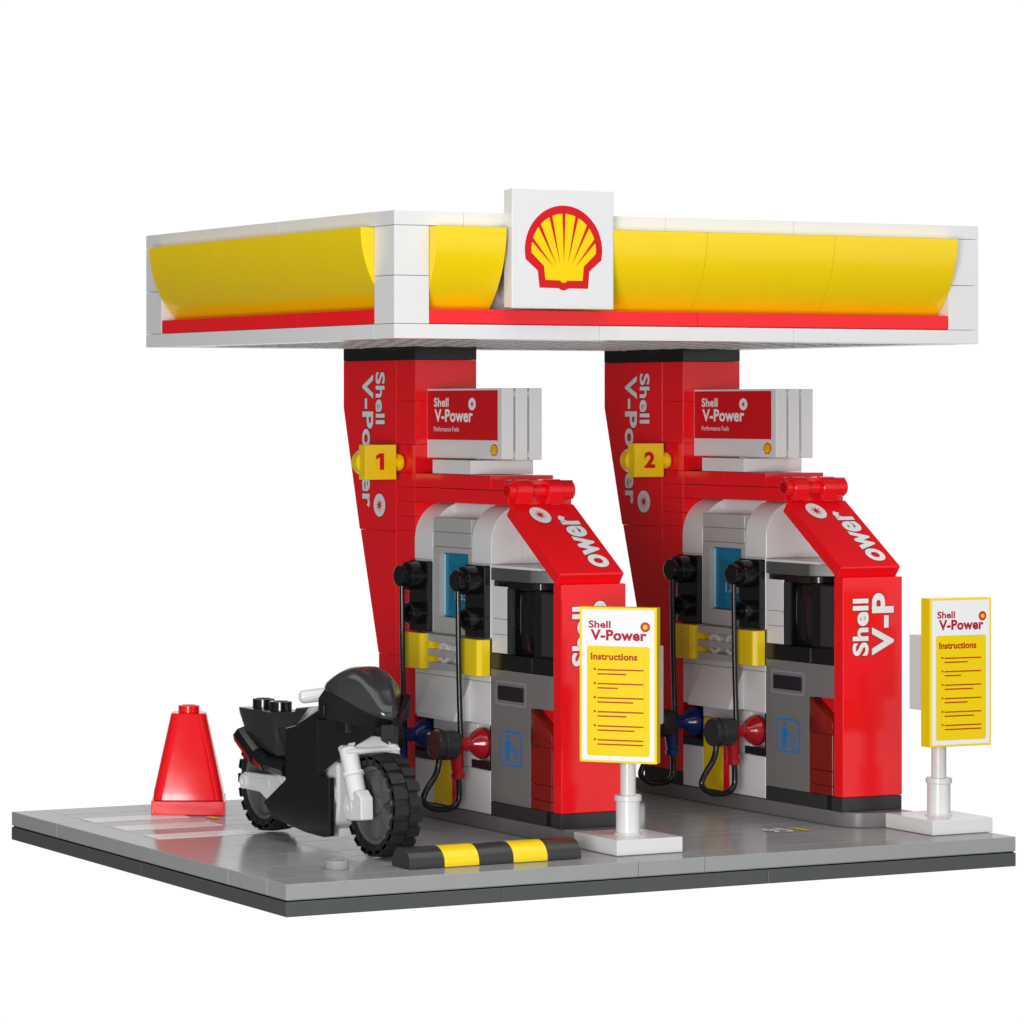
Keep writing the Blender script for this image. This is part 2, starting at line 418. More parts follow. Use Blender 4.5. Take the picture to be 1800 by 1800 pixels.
def make_pump(label):
    t = thing('fuel_pump', label, 'fuel pump', (10, 3.5, 0.4), 'fuel pumps on the islands')
    B = lambda q, *a, **k: q.box(*a, **k)
    # black plinth under the front
    p = Part('plinth', BLK, t)
    p.mat(KGR); p.box(10.0, 12, 3.52, 4.0, .4, .79, 0.02)
    p.mat(BLK); p.box(10.08, 11.9, 4.0, 4.3, .4, .79, 0.01); p.mat(KGR)
    p.box(10, 12, 4.3, 5.0, .4, .79, 0.012); p.box(10, 12, 5.0, 6.98, .4, .79, 0.012); p.done()
    # white body
    p = Part('wall', WHT, t)
    bx = lambda x0, x1, y0, y1, z0, z1: p.box(x0, x1, y0, y1, z0, z1, 0.010, 1, 0.003)
    bx(10, 12, 7, 8.72, .42, 1.6)                    # lower right block
    bx(10, 12, 10, 11, .42, 1.62)                    # lower left block
    bx(10.9, 12, 7, 11, 1.6, 2.82)                   # behind the nozzle niches
    bx(10, 10.9, 7.66, 8.72, 1.605, 1.95); bx(10, 10.9, 7.66, 9.0, 1.95, 2.50); bx(10, 10.9, 7.66, 10.0, 2.5, 2.82)
    bx(10.9, 12, 8.72, 10, .42, 1.6)
    bx(10, 12, 7, 8, 2.825, 3.98); bx(10, 12, 8, 10, 2.825, 3.98); bx(10, 12, 10, 11, 2.825, 3.98)
    bx(10, 12, 7, 11, 3.985, 4.16)
    bx(10.25, 12, 7, 11, 4.165, 5.17)
    bx(10, 12, 7, 8, 5.175, 7.175); bx(10, 12, 10.03, 11, 5.175, 7.175)
    bx(10.7, 12, 8, 10.03, 5.175, 8.77)
    # wall piece left of the cabinet, three courses
    for a, b in ((4.8, 5.3), (5.305, 5.72), (5.725, 6.6)): bx(10.03, 12, 6.2, 6.98, a, b)
    p.box(10.02, 11.98, 4.6, 7.0, 7.09, 7.16, 0.01)
    p.done()
    # arch bricks: front face curves back at the top
    for y0 in (6.96, 10.03):
        p = Part('arch_brick', WHT, t)
        pts = [(10, 7.18), (10, 7.77)] + [(11 - math.cos(math.radians(a)), 7.77 + math.sin(math.radians(a))) for a in range(9, 91, 9)] + [(11, 7.18)]
        p.prism('y', pts, y0, y0 + 1.0, 0.012, 1); p.box(11.005, 12, y0, y0 + 1, 7.18, 8.77, 0.01)
        p.done()
    # display column
    p = Part('display', LGR, t)
    p.box(10, 11, 8.0, 10.02, 7.965, 8.36, 0.012, 1, 0.004); p.box(10, 11, 8.0, 10.02, 7.555, 7.965, 0.012, 1, 0.004)
    p.box(10, 10.7, 8.0, 10.02, 7.40, 7.55, 0.01); p.box(10, 10.7, 8.0, 10.02, 5.18, 5.62, 0.01)
    p.box(10, 10.7, 9.68, 10.02, 5.62, 7.40, 0); p.box(10, 10.7, 8.0, 8.14, 5.62, 7.40, 0)
    ds = p.done()
    p = Part('screen', CYN, ds)
    p.box(10.15, 10.5, 8.15, 9.67, 5.63, 7.39, 0.03)
    f = Face2(p, (10.15, 9.67, 5.63), (0, -1, 0), (0, 0, 1), (-1, 0, 0))
    f.rect(.28, 1.25, .42, 1.36, P_NVY, 0.004)
    f.text('1.85', .58, 1.18, .48, .76, P_PAL, 0.0, 0.008)
    f.text('-1-', .70, 1.0, 1.08, 1.20, P_PAL, 0.0, 0.008)
    f.rect(.0, .10, .04, 1.72, P_PAL, 0.004); p.done()
    # hose holders
    for y0 in (7.0, 10.03):
        p = Part('hose_holder', BLK, t)
        p.box(9.80, 10.0, y0, y0 + 1, 5.18, 7.14, 0.03)
        c = y0 + .48
        p.cyl((9.82, c, 6.72), '-x', .39, .42, 0.03); p.cyl((9.42, c, 6.72), '-x', .31, .07, 0.01)
        p.cyl((9.36, c, 6.72), '-x', .29, .20, 0.03)
        p.ring((9.82, c, 5.68), '-x', .31, .20, .34, 0.03)
        p.done()
    for y0 in (7.0, 10.02):
        p = Part('yellow_guard', YEL, t)
        p.prism('z', [(10, y0), (9.72, y0), (9.62, y0 + .1), (9.62, y0 + 1), (10, y0 + 1)], 4.15, 5.14, 0.02); p.done()
    p = Part('grille', LGR, t)
    for z0, z1 in ((4.93, 5.13), (4.53, 4.72), (4.17, 4.36)): p.box(9.82, 10.0, 8.0, 10.02, z0, z1, 0.012)
    p.box(10.10, 10.24, 8.0, 10.02, 4.17, 5.13, 0)
    p.mat(WHT)
    for c in (8.55, 9.35):
        p.ring((10.1, c, 4.64), '-x', .30, .17, .18, 0.02)
        p.cyl((10.1, c, 4.64), '-x', .09, .15)
    p.mat(YEL); p.box(9.95, 10.1, 9.85, 10.02, 4.2, 5.1, 0)
    p.done()
    p = Part('sloped_tray', WHT, t)
    p.raw([(10, 8.0, 2.86), (9.47, 8.0, 2.86), (9.47, 8.0, 2.98), (9.99, 8.0, 3.98), (10.0, 8.0, 3.98),
           (10, 10.0, 2.86), (9.47, 10.0, 2.86), (9.47, 10.0, 2.98), (9.99, 10.0, 3.98), (10.0, 10.0, 3.98)],
          [(0, 1, 2, 3, 4), (5, 6, 7, 8, 9), (0, 1, 6, 5), (1, 2, 7, 6), (2, 3, 8, 7), (3, 4, 9, 8), (4, 0, 5, 9)], 0.01); p.done()
    # nozzle niches
    for y0, y1 in ((7.02, 7.66), (10.0, 11.0)):
        p = Part('nozzle_niche', BLK, t)
        p.box(10.5, 10.89, y0, y1, 1.84, 2.81, 0)
        p.box(9.97, 10.9, y0 - .0, y1 + (.28 if y0 < 8 else 0), 1.62, 1.84, 0.012)
        p.box(10.02, 10.5, y0, y0 + .04, 1.84, 2.81, 0); p.done()
    p = Part('yellow_strip', YEL, t); p.box(10, 10.9, 9.03, 9.99, .43, 1.94, 0.01, 1, 0.003); p.box(10, 10.9, 9.03, 9.99, 1.945, 2.48, 0.01, 1, 0.003); p.done()
    p = Part('red_strip', RED, t); p.box(10, 10.9, 8.73, 9.02, .43, 1.94, 0.01); p.done()
    # litter bin built into the pump
    p = Part('litter_bin', MGR, t)
    p.box(10, 12, 5.0, 6.98, .80, 4.36, 0.014); bn = p.done()
    p = Part('slot', P_SLV, bn)
    f = Face2(p, (10, 6.98, .8), (0, -1, 0), (0, 0, 1), (-1, 0, 0))
    f.rect(.24, 1.80, 2.63, 3.28, P_SLV, 0.004, r=.10); f.rect(.30, 1.74, 2.68, 3.23, MGR, 0.007, r=.08); f.rect(.36, 1.66, 2.76, 3.15, P_BLK, 0.010, r=.04)
    p.done()
    p = Part('litter_symbol', P_BLU, bn)
    f = Face2(p, (10, 6.98, .8), (0, -1, 0), (0, 0, 1), (-1, 0, 0))
    f.rect(.50, 1.58, 1.02, 1.96, P_BLU, 0.004, r=.20); f.rect(.56, 1.52, 1.07, 1.91, MGR, 0.007, r=.16)
    f.disc(.86, 1.80, .075, .06, P_BLU, 0.010)
    f.poly([(.76, 1.70), (.96, 1.72), (1.02, 1.60), (1.20, 1.48), (1.17, 1.43), (1.02, 1.50), (.97, 1.53), (.96, 1.14), (.87, 1.12), (.86, 1.36), (.84, 1.12), (.76, 1.13), (.77, 1.40), (.74, 1.50)], P_BLU, 0.010)
    f.poly([(1.12, 1.36), (1.40, 1.38), (1.35, 1.13), (1.16, 1.11)], P_BLU, 0.010); f.poly([(1.17, 1.32), (1.35, 1.33), (1.32, 1.17), (1.20, 1.16)], MGR, 0.012)
    f.rect(1.22, 1.25, 1.40, 1.60, P_BLU, 0.010); f.rect(1.31, 1.34, 1.42, 1.52, P_BLU, 0.010)
    p.done()
    p = Part('grey_corner_block', LGR, t); p.mats[0] = MGR; p.box(10.0, 12, 3.95, 4.99, 3.46, 4.36, 0.014); p.done()
    p = Part('dark_red_blocks', DRED, t)
    p.prism('x', [(4.99, 2.48), (4.99, 3.43), (3.96, 2.80), (3.96, 2.48)], 10, 11.9, 0.010)
    p.box(10, 12, 3.95, 4.99, 1.47, 2.475, 0.010, 1, 0.004); p.box(10, 12, 3.95, 4.99, 1.06, 1.465, 0.010, 1, 0.004); p.box(10, 12, 3.95, 4.99, .8, 1.055, 0.010, 1, 0.004)
    p.mat(RED); p.box(10.35, 12, 3.95, 4.9, 2.5, 3.44, 0); p.done()
    # payment desk, cabinet and hood
    p = Part('desk', BLK, t); p.prism('z', [(10, 6.98), (10, 5.0), (10.06, 4.93), (10.06, 3.93), (12, 3.93), (12, 6.98)], 4.37, 4.79, 0.02); p.done()
    p = Part('cabinet', GBK, t)
    p.mat(KGR); p.box(10.02, 10.14, 5.98, 6.19, 4.8, 6.56, 0.012); p.mat(GBK); p.box(10.15, 11.9, 5.98, 6.19, 4.8, 6.56, 0.01)
    p.prism('z', [(10.18, 5.97), (10.18, 5.02), (11.9, 5.02), (11.9, 5.97)], 4.8, 6.55, 0.02)
    p.box(10.12, 11.9, 3.93, 5.0, 4.8, 6.55, 0.01)
    p.mat(KGR); p.box(10.09, 10.12, 4.05, 4.6, 4.86, 6.5, 0.004)  # soft highlight put in as a charcoal strip on the black
    p.done()
    p = Part('hood', KGR, t); p.mats[0] = DGR
    p.prism('z', [(10, 6.98), (10, 5.0), (10.12, 4.85), (10.5, 4.5), (12, 4.5), (12, 6.98)], 6.755, 7.085, 0.016)
    p.mat(BLK); p.prism('z', [(10.05, 6.9), (10.05, 5.0), (10.2, 4.8), (12, 4.2), (12, 6.9)], 6.56, 6.75, 0.016); p.done()
    # front panel with lettering
    p = Part('front_panel', RED, t); p.box(10, 12, 3.5, 3.89, .80, 6.78, 0.03); fp = p.done()
    p = Part('lettering', P_WHT, fp)
    f = Face2(p, (10, 3.5, 0), (0, 0, 1), (-1, 0, 0), (0, -1, 0))     # reads upwards
    f.text('Shell', 4.64, 6.20, -0.86, -0.32, P_WHT, 0.035, outline=P_OUT, ow=0.018)
    f.text('V-P', 4.64, 6.34, -1.71, -0.97, P_WHT, 0.035, outline=P_OUT, ow=0.018)
    p.done()
    # slanted panel: local frame s along the slope, w thickness
    a = Vector((0, 3.55, 7.05)); b = Vector((0, 5.98, 8.80)); sdir = (b - a).normalized(); n = Vector((0, -sdir.z, sdir.y))
    a = a + n * 0.0
    p = Part('slanted_panel', RED, t)
    L = 3.02; T = 0.38
    q = [a, a + sdir * L, a + sdir * L - n * T, a - n * T]
    p.prism('x', [(v.y, v.z) for v in q], 10, 12, 0.03); sp = p.done()
    p = Part('lettering', P_WHT, sp)
    f = Face2(p, a + Vector((10, 0, 0)), sdir, (-1, 0, 0), n)
    f.text('ower', .26, 2.50, -1.76, -1.16, P_WHT, 0.035, outline=P_OUT, ow=0.018)
    f.vpower_star(2.53, -0.69, .345, .30, P_WHT, P_RED, outline=P_OUT)
    p.done()
    # ledge, top course and hinge
    p = Part('ledge', RED, t)
    p.box(10, 12, 6.1, 10.99, 8.78, 9.17, 0.014, 2, 0.004); p.done()
    p = Part('top_course', RED, t)
    p.box(10, 12, 7, 9, 9.175, 9.57, 0.014, 2, 0.004); p.box(10, 12, 9, 10.99, 9.175, 9.57, 0.014, 2, 0.004)
    p.box(10.05, 11.95, 5.95, 7.0, 9.175, 9.45, 0.02); p.done()
    p = Part('hinge', RED, t)
    p.cyl((9.88, 6.0, 9.18), 'x', .17, 1.9); p.cyl((9.88, 6.0, 9.18), 'x', .22, .3); p.cyl((11.5, 6.0, 9.18), 'x', .27, .40, 0.04)
    for x in (10.08, 11.06):
        arc = [(6.0 + .30 * math.cos(math.radians(g)), 9.18 + .30 * math.sin(math.radians(g))) for g in range(60, 216, 12)]
        inn = [(6.0 + .17 * math.cos(math.radians(g)), 9.18 + .17 * math.sin(math.radians(g))) for g in range(216, 59, -12)]
        p.prism('x', [(6.4, 9.47)] + arc + [(5.80, 8.82), (5.98, 8.80)] + inn + [(6.4, 9.38)], x, x + .48, 0.015, 1)
    p.done()
    return t

def make_advert(label):
    t = thing('roof_sign', label, 'sign', (10, 8, 9.58), 'red and white signs on top of the pumps')
    p = Part('base_plate', WHT, t); p.box(10, 12, 8.02, 10.05, 9.58, 9.96, 0.014); p.done()
    p = Part('panel', WHT, t)
    p.box(10.38, 10.76, 7.03, 11.0, 10.0, 11.93, 0.02); p.box(10.83, 11.2, 7.03, 11.0, 9.98, 11.93, 0.02); p.box(11.27, 11.65, 7.03, 11.0, 9.98, 11.93, 0.02)
    for z in (10.05, 11.7): p.box(10.7, 11.4, 7.1, 10.9, z, z + .15, 0)
    pn = p.done()
    p = Part('print', P_RED, pn)
    f = Face2(p, (10.38, 11.03, 10.0), (0, -4.0 / 798, 0), (0, 0, 1.93 / 750), (-1, 0, 0))
    Yv = lambda v: 880 - v
    f.rect(12, 756, Yv(682), Yv(150), P_RED, 0.004)
    f.text('Shell', 86, 243, Yv(326), Yv(228), P_WHT, 0.025)
    f.text('V-Power', 92, 500, Yv(490), Yv(352), P_WHT, 0.03)
    f.text('Performance Fuels', 86, 353, Yv(592), Yv(540), P_WHT, 0.0)
    f.vpower_star(493, Yv(297), 38, 66, P_WHT, P_RED, 0.008)
    f.shell(720, Yv(782), 76, 124, 0.006); p.done()
    return t

def make_nozzle(col, y, label):
    t = thing('fuel_nozzle', label, 'fuel nozzle', (9.2, y, 1.4), 'fuel nozzles hanging on the pumps')
    p = Part('body', col, t)
    p.lathe([(0, 0), (.30, 0), (.43, .06), (.43, .16), (.34, .32), (.22, .44), (.18, .52), (.18, .58), (.21, .60), (.19, .66), (.19, 1.0), (0, 1.0)], (10.14, y, 2.3), '-x', 36)
    p.lathe([(0, 0), (.20, .0), (.20, .3), (.165, .82), (.165, .84), (.20, .85), (.20, .97), (.17, .99), (.0, .99)], (9.2, y, 2.36), (0.10, 0, -1), 28)
    p.done()
    p = Part('cap', BLK, t)
    p.mat(KGR)
    p.cyl((9.16, y, 2.3), '-x', .41, .42, 0.03); p.cyl((8.76, y, 2.3), '-x', .36, .10, 0.02); p.cyl((8.68, y, 2.3), '-x', .39, .16, 0.03); p.done()
    p = Part('hose', RUB, t); p.mats[0] = BLK
    p.tube([(9.27, y - .02, 6.46), (9.28, y - .02, 5.6), (9.30, y - .02, 4.2), (9.34, y - .05, 2.42)], 0.075)
    p.tube([(9.30, y, 1.42), (9.32, y, 1.05), (9.30, y, .80), (9.15, y, .62), (8.85, y, .56), (8.45, y, .62), (8.20, y, .84), (8.30, y, 1.12), (8.55, y, 1.45), (8.66, y, 1.72), (8.70, y, 1.98)], 0.085)
    p.done()
    return t

isl = make_island('low grey kerb island under the left pump, behind the striped bumper')
i2 = copy_tree(isl); i2.location.x += 9; i2['label'] = 'low grey kerb island under the right pump, its rounded end showing'
pil = make_pillar('tapering red pillar that carries the yellow number 1 sign')
p2 = copy_tree(pil); p2.location.x += 9; p2['label'] = 'tapering red pillar that carries the yellow number 2 sign'
make_number('1', 'small square yellow sign with a red 1, fixed to the left pillar')
make_number('2', 'small square yellow sign with a red 2, fixed to the right pillar', 9)
pump = make_pump('red and white fuel pump on the left, partly hidden by motorcycle and yellow sign')
q2 = copy_tree(pump); q2.location.x += 9; q2['label'] = 'red and white fuel pump on the right, its whole front panel in view'
adv = make_advert('red and white advertising sign on top of the left pump')
a2 = copy_tree(adv); a2.location.x += 9; a2['label'] = 'red and white advertising sign on top of the right pump'
nr = make_nozzle(NRD, 7.5, 'red fuel nozzle with black cap on the left pump, beside the motorcycle')
nb = make_nozzle(BLU, 10.5, 'dark blue fuel nozzle on the left pump, mostly hidden by the motorcycle')
n2 = copy_tree(nr); n2.location.x += 9; n2['label'] = 'red fuel nozzle with black cap on the right pump'
n3 = copy_tree(nb); n3.location.x += 9; n3['label'] = 'dark blue fuel nozzle on the right pump, beside the yellow instruction board'

# ================================================================== INSTRUCTION SIGNS
def make_sign(cx, cy, ang, fwd, label):
    t = thing('instruction_sign', label, 'sign', (cx, cy, 0), 'yellow instruction signs on white posts')
    p = Part('base', WHT, t); p.box(cx - 1, cx + 1, cy - 1, cy + 1, 0.004, 0.40, 0.02); p.done()
    p = Part('post', WHT, t)
    p.lathe([(0, 0), (.36, 0), (.36, .03), (.31, .05), (.31, .86), (.35, .88), (.35, 1.0), (.33, 1.02), (.2, 1.02), (.2, 3.6), (0, 3.6)], (cx, cy, .40), 'z', 40); p.done()
    M = Matrix.Translation((cx, cy, 0)) @ Matrix.Rotation(-ang, 4, 'Z')
    p = Part('bracket', WHT, t); p.xf = M
    p.box(-1 + .04, 1 - .04, -fwd + .40, -fwd + .95, 3.3, 5.3, 0.02)
    p.box(-.25, .25, -fwd + .9, .2, 3.5, 4.0, 0.02); p.done()
    p = Part('board', YEL, t); p.xf = M
    p.box(-1, 1, -fwd, -fwd + .39, 2.34, 6.31, 0.018); bd = p.done()
    p = Part('print', P_WHT, bd); p.xf = M
    f = Face2(p, (-1, -fwd, 2.34), (2 / 460, 0, 0), (0, 0, 3.97 / 945), (0, -1, 0))
    X = lambda v: v - 137
    Yv = lambda v: 1100 - v
    def sk(x, y): return y - (x - 137) * 0.018    # undo the slope of the measured picture
    f.rect(15, 445, 14, 931, P_WHT, 0.004)
    f.text('Shell', X(192), X(323), Yv(283), Yv(238), P_DRD, 0.03)
    f.text('V-Power', X(203), X(537), Yv(358), Yv(292), P_DRD, 0.038)
    f.disc(X(529), Yv(272), 29, 30, P_RED, 0.008); f.star(X(529), Yv(272), 20, 20, P_YEL, 0.012, n=9, inner=.5)
    f.rect(X(182), X(556), Yv(1058), Yv(392), P_YEL, 0.007, r=16)
    f.text('Instructions', X(205), X(482), Yv(477), Yv(434), P_BRN, 0.035, 0.011)
    for k, (yy, x1) in enumerate(((533, 417), (618, 367), (704, 457), (789, 417), (875, 465), (960, 517))):
        f.disc(X(229), Yv(yy), 7, 7, P_BRN, 0.011, 16)
        f.rect(X(245), X(518), Yv(yy + 7), Yv(yy - 1), P_BRN, 0.011); f.rect(X(245), X(x1), Yv(yy + 33), Yv(yy + 25), P_BRN, 0.011)
    p.done()
    return t
make_sign(11.06, 2.0, math.radians(47), 1.1, 'yellow instruction board on white post standing in front of the left pump')
make_sign(21.04, 2.0, math.radians(2), 0.95, 'yellow instruction board on a white post at the right corner of the slab')

# ================================================================== TRAFFIC CONE
cone = thing('traffic_cone', 'red toy traffic cone standing on white stripes near the left edge', 'traffic cone', (4.56, 14.30, 0))
Mc = Matrix.Translation((4.56, 14.30, 0)) @ Matrix.Rotation(math.radians(-28.2), 4, 'Z')
p = Part('base', RED, cone); p.xf = Mc; p.box(-1.03, 1.03, -1.03, 1.03, 0.003, 0.40, 0.02); p.done()
p = Part('body', RED, cone); p.xf = Mc
def sq(r, c, n=6):
    out = []
    for qx, qy, t0 in ((1, -1, -90), (1, 1, 0), (-1, 1, 90), (-1, -1, 180)):
        for k in range(n + 1):
            t = math.radians(t0 + 90 * k / n); out.append((qx * (r - c) + c * math.cos(t), qy * (r - c) + c * math.sin(t)))
    return out
lv = [(.985, .28, .42), (.97, .30, .62), (.50, .30, 2.78), (.47, .28, 2.80)]
V = []; F = []
for r, c, z in lv: V += [(x, y, z) for x, y in sq(r, c)]
m = len(sq(1, .3))
for k in range(len(lv) - 1):
    for i in range(m): F.append([k * m + i, k * m + (i + 1) % m, (k + 1) * m + (i + 1) % m, (k + 1) * m + i])
F.append(list(range(m))); F.append(list(range((len(lv) - 1) * m, len(lv) * m)))
p.raw(V, F); p.done()
p = Part('stud', RED, cone); p.xf = Mc; p.ring((0, 0, 2.8), 'z', .30, .20, .2); p.done()

# ================================================================== KERB BUMPER
bump = thing('kerb_bumper', 'rounded black and yellow striped bumper lying at the front edge', 'bumper', (6.5, 1.45, 0))
for k in range(5):
    p = Part('stripe_segment', YEL if k % 2 else KGR, bump)
    pts = [(1.0, 0.004), (1.0, .10)] + [(1.45 - .45 * math.cos(math.radians(a)), .10 + .40 * math.sin(math.radians(a))) for a in range(10, 180, 10)] + [(1.9, .10), (1.9, 0.004)]
    if k % 2 == 0: p.mats[0] = KGR
    p.prism('x', pts, 4.0 + k, 4.995 + k, 0.012, 1); p.done()

# ================================================================== MOTORCYCLE  (nose towards -y)
CX = 4.6
bike = thing('motorcycle', 'black and white toy sports motorcycle parked beside the left pump', 'motorcycle', (CX, 6.36, 0))
def wheel(yc, zc=1.33):
    p = Part('wheel', RUB, bike); R = 1.22
    p.lathe([(.98, -.30), (1.12, -.34), (1.2, -.33), (R, -.27), (R, .27), (1.2, .33), (1.12, .34), (.98, .30), (.92, .0)], (CX, yc, zc), 'x', 48, close=False)
    for k in range(20):          # tread blocks, two staggered rows
        for sd in (-1, 1):
            a = 2 * PI * (k + (0.5 if sd > 0 else 0)) / 20
            q = Part('t', RUB)
            t = bmesh.new(); w = .118
            vs = []
            for xx in (0.02, .385):
                for aa, rr in ((-w, R - .06), (w, R - .06), (w, R + .10 - (.03 if xx > .3 else 0)), (-w, R + .10 - (.03 if xx > .3 else 0))):
                    an = a + aa * .95 * (0.85)
                    vs.append(t.verts.new((CX + sd * xx, yc + rr * math.sin(an), zc + rr * math.cos(an))))
            for fc in ((0, 1, 2, 3), (4, 5, 6, 7), (0, 1, 5, 4), (1, 2, 6, 5), (2, 3, 7, 6), (3, 0, 4, 7)): t.faces.new([vs[i] for i in fc])
            q.bm.free(); p._add(t, 0.012, 1)
            # lug notch carried on the sidewall
            t = bmesh.new(); vs = []
            for xx in (.30, .385):
                for aa, rr in ((-w * .8, R - .20), (w * .8, R - .20), (w * .8, R + .02), (-w * .8, R + .02)):
                    vs.append(t.verts.new((CX + sd * xx, yc + rr * math.sin(a + aa), zc + rr * math.cos(a + aa))))
            for fc in ((0, 1, 2, 3), (4, 5, 6, 7), (0, 1, 5, 4), (1, 2, 6, 5), (2, 3, 7, 6), (3, 0, 4, 7)): t.faces.new([vs[i] for i in fc])
            p._add(t, 0.01, 1)
    wo = p.done()
    p = Part('rim', MGR, wo); p.mats[0] = plastic('wheel_grey_plastic', (0.10, 0.10, 0.10), .3, .4)
    p.lathe([(.99, -.31), (.93, -.33), (.89, -.29), (.84, -.10), (.84, .10), (.89, .29), (.93, .33), (.99, .31)], (CX, yc, zc), 'x', 48, close=False)
    p.lathe([(0, -.27), (.22, -.27), (.24, -.2), (.24, .2), (.22, .27), (0, .27)], (CX, yc, zc), 'x', 24)
    for k in range(5):
        a = 2 * PI * k / 5 + .3
        d = Vector((0, math.sin(a), math.cos(a))); e = Vector((0, math.cos(a), -math.sin(a)))
        c = Vector((CX, yc, zc)); vs = []
        for xx in (-.17, .17):
            for r_, w_ in ((.15, .13), (.86, .20)):
                vs += [c + Vector((xx, 0, 0)) + d * r_ + e * w_, c + Vector((xx, 0, 0)) + d * r_ - e * w_]
        p.hull(vs, 0.02)
    p.done()
    return wo
wheel(3.36); wheel(9.34)

def sym(p, fn):
    for s_ in (-1, 1): fn(p, s_)
# engine and frame (white / frosted)
p = Part('frame', WHT, bike)
p.prism('x', [(4.9, 2.6), (6.6, 2.7), (7.3, 2.1), (8.6, 1.3), (7.6, .55), (5.2, .45), (4.75, 1.0), (4.7, 2.0)], CX - .55, CX + .55, 0.05)
p.box(CX - .5, CX + .5, 4.75, 7.6, .36, .60, 0.03)
p.done()
p = Part('engine', CLR, bike)
p.prism('x', [(4.45, 2.3), (5.0, 2.4), (5.0, .55), (4.55, .75), (4.42, 1.2)], CX - .72, CX + .72, 0.06)
for s_ in (-1, 1): p.ring((CX + s_ * .70, 4.72, 1.50), '-x' if s_ < 0 else 'x', .26, .16, .14)
p.done()
# swing arm
for s_ in (-1, 1):
    p = Part('swing_arm', WHT, bike)
    xa, xb = (CX + s_ * .42, CX + s_ * .66) if s_ > 0 else (CX - .66, CX - .42)
    p.prism('x', [(9.98, 1.48), (9.75, 1.58), (8.6, 1.62), (7.75, 1.68), (7.4, 1.3), (8.1, .82), (8.62, 1.02), (8.85, 1.12), (9.8, 1.12), (9.98, 1.22)], xa, xb, 0.03)
    p.prism('x', [(9.45, 1.48), (8.35, 1.52), (8.25, 1.32), (8.4, 1.22), (9.45, 1.22)], xa + (-.02 if s_ < 0 else .0), xb + (.02 if s_ > 0 else 0), 0.01)
    p.ring((CX + s_ * .66, 9.72, 1.33), '-x' if s_ < 0 else 'x', .20, .08, .06); p.done()
# tail and seat
p = Part('tail', KGR, bike); p.mats[0] = plastic('satin_black_plastic', (0.022, 0.022, 0.023), .22, .5)
xt, xm = CX - .62, CX + .62
top = [(9.92, 3.28), (7.72, 3.30), (7.0, 3.32), (6.4, 3.32)]
for s_ in (-1, 1): pass
V = []
for s_ in (-1, 1):
    V += [(CX + s_ * .5, 10.36, 3.28), (CX + s_ * .5, 8.4, 3.28), (CX + s_ * .5, 10.32, 3.12), (CX + s_ * .84, 9.3, 2.74), (CX + s_ * .84, 8.75, 2.72), (CX + s_ * .74, 9.0, 2.38), (CX + s_ * .74, 7.7, 2.2)]
p.hull(V, 0.02)
p.box(CX - .5, CX + .5, 6.3, 8.2, 2.2, 2.9, 0.03)
p.prism('x', [(7.35, 3.0), (7.15, 3.50), (6.2, 3.62), (6.2, 2.9), (7.3, 2.9)], CX - .5, CX + .5, 0.03)
tl = p.done()
for y in (9.86, 8.88):
    p = Part('seat_stud', GBK, bike); p.ring((CX, y, 3.27), 'z', .30, .21, .26); p.done()
# exhausts
for s_ in (-1, 1):
    p = Part('exhaust', GBK, bike)
    x = CX + s_ * .78
    def seg(a, b, r, p=p):
        A, Bv = Vector(a), Vector(b)
        p.lathe([(0, 0), (r - .03, 0), (r, .03), (r, (Bv - A).length), (0, (Bv - A).length)], A, Bv - A, 8)
    seg((x, 9.66, 2.62), (x, 8.72, 2.08), .27); seg((x, 8.9, 2.18), (x, 8.1, 1.92), .235); seg((x, 8.2, 1.95), (x, 7.0, 1.90), .22)
    p.done()
# fairing sides: thick plate then an inward slanting front part
for s_ in (-1, 1):
    p = Part('side_fairing', BLK, bike)
    X = lambda d: CX + s_ * d
    xa, xb = sorted((X(.83), X(1.0)))
    p.prism('x', [(6.77, 3.03), (5.0, 3.40), (4.97, 1.95), (4.40, 1.95), (4.38, .46), (4.72, .40), (5.7, .42), (7.5, .60), (8.0, .97), (6.77, 1.68)], xa, xb, 0.025)
    # slanted nose side with its diagonal lower edge
    o = [(X(1.0), 4.99, 3.40), (X(.20), 3.35, 3.42), (X(.20), 3.50, 3.10), (X(.55), 4.05, 2.72), (X(.86), 4.62, 2.22), (X(1.0), 4.97, 1.95)]
    inn = [(X(.86) if i in (0, 5) else X(max(.05, (abs(v[0] - CX) - .14))), v[1] + .12, v[2]) for i, v in enumerate(o)]
    n = len(o); p.raw(o + inn, [list(range(n)), list(range(n, 2 * n))] + [[i, (i + 1) % n, n + (i + 1) % n, n + i] for i in range(n)], 0.012)
    # shoulder behind the cowl
    p.hull([(X(1.0), 6.2, 3.13), (X(1.0), 5.0, 3.38), (X(.9), 5.0, 3.75), (X(.6), 6.2, 3.60), (X(.4), 6.2, 3.1), (X(.4), 5.0, 3.7), (X(.4), 5.0, 3.2), (X(.95), 4.75, 3.75)], 0.02)
    p.done()
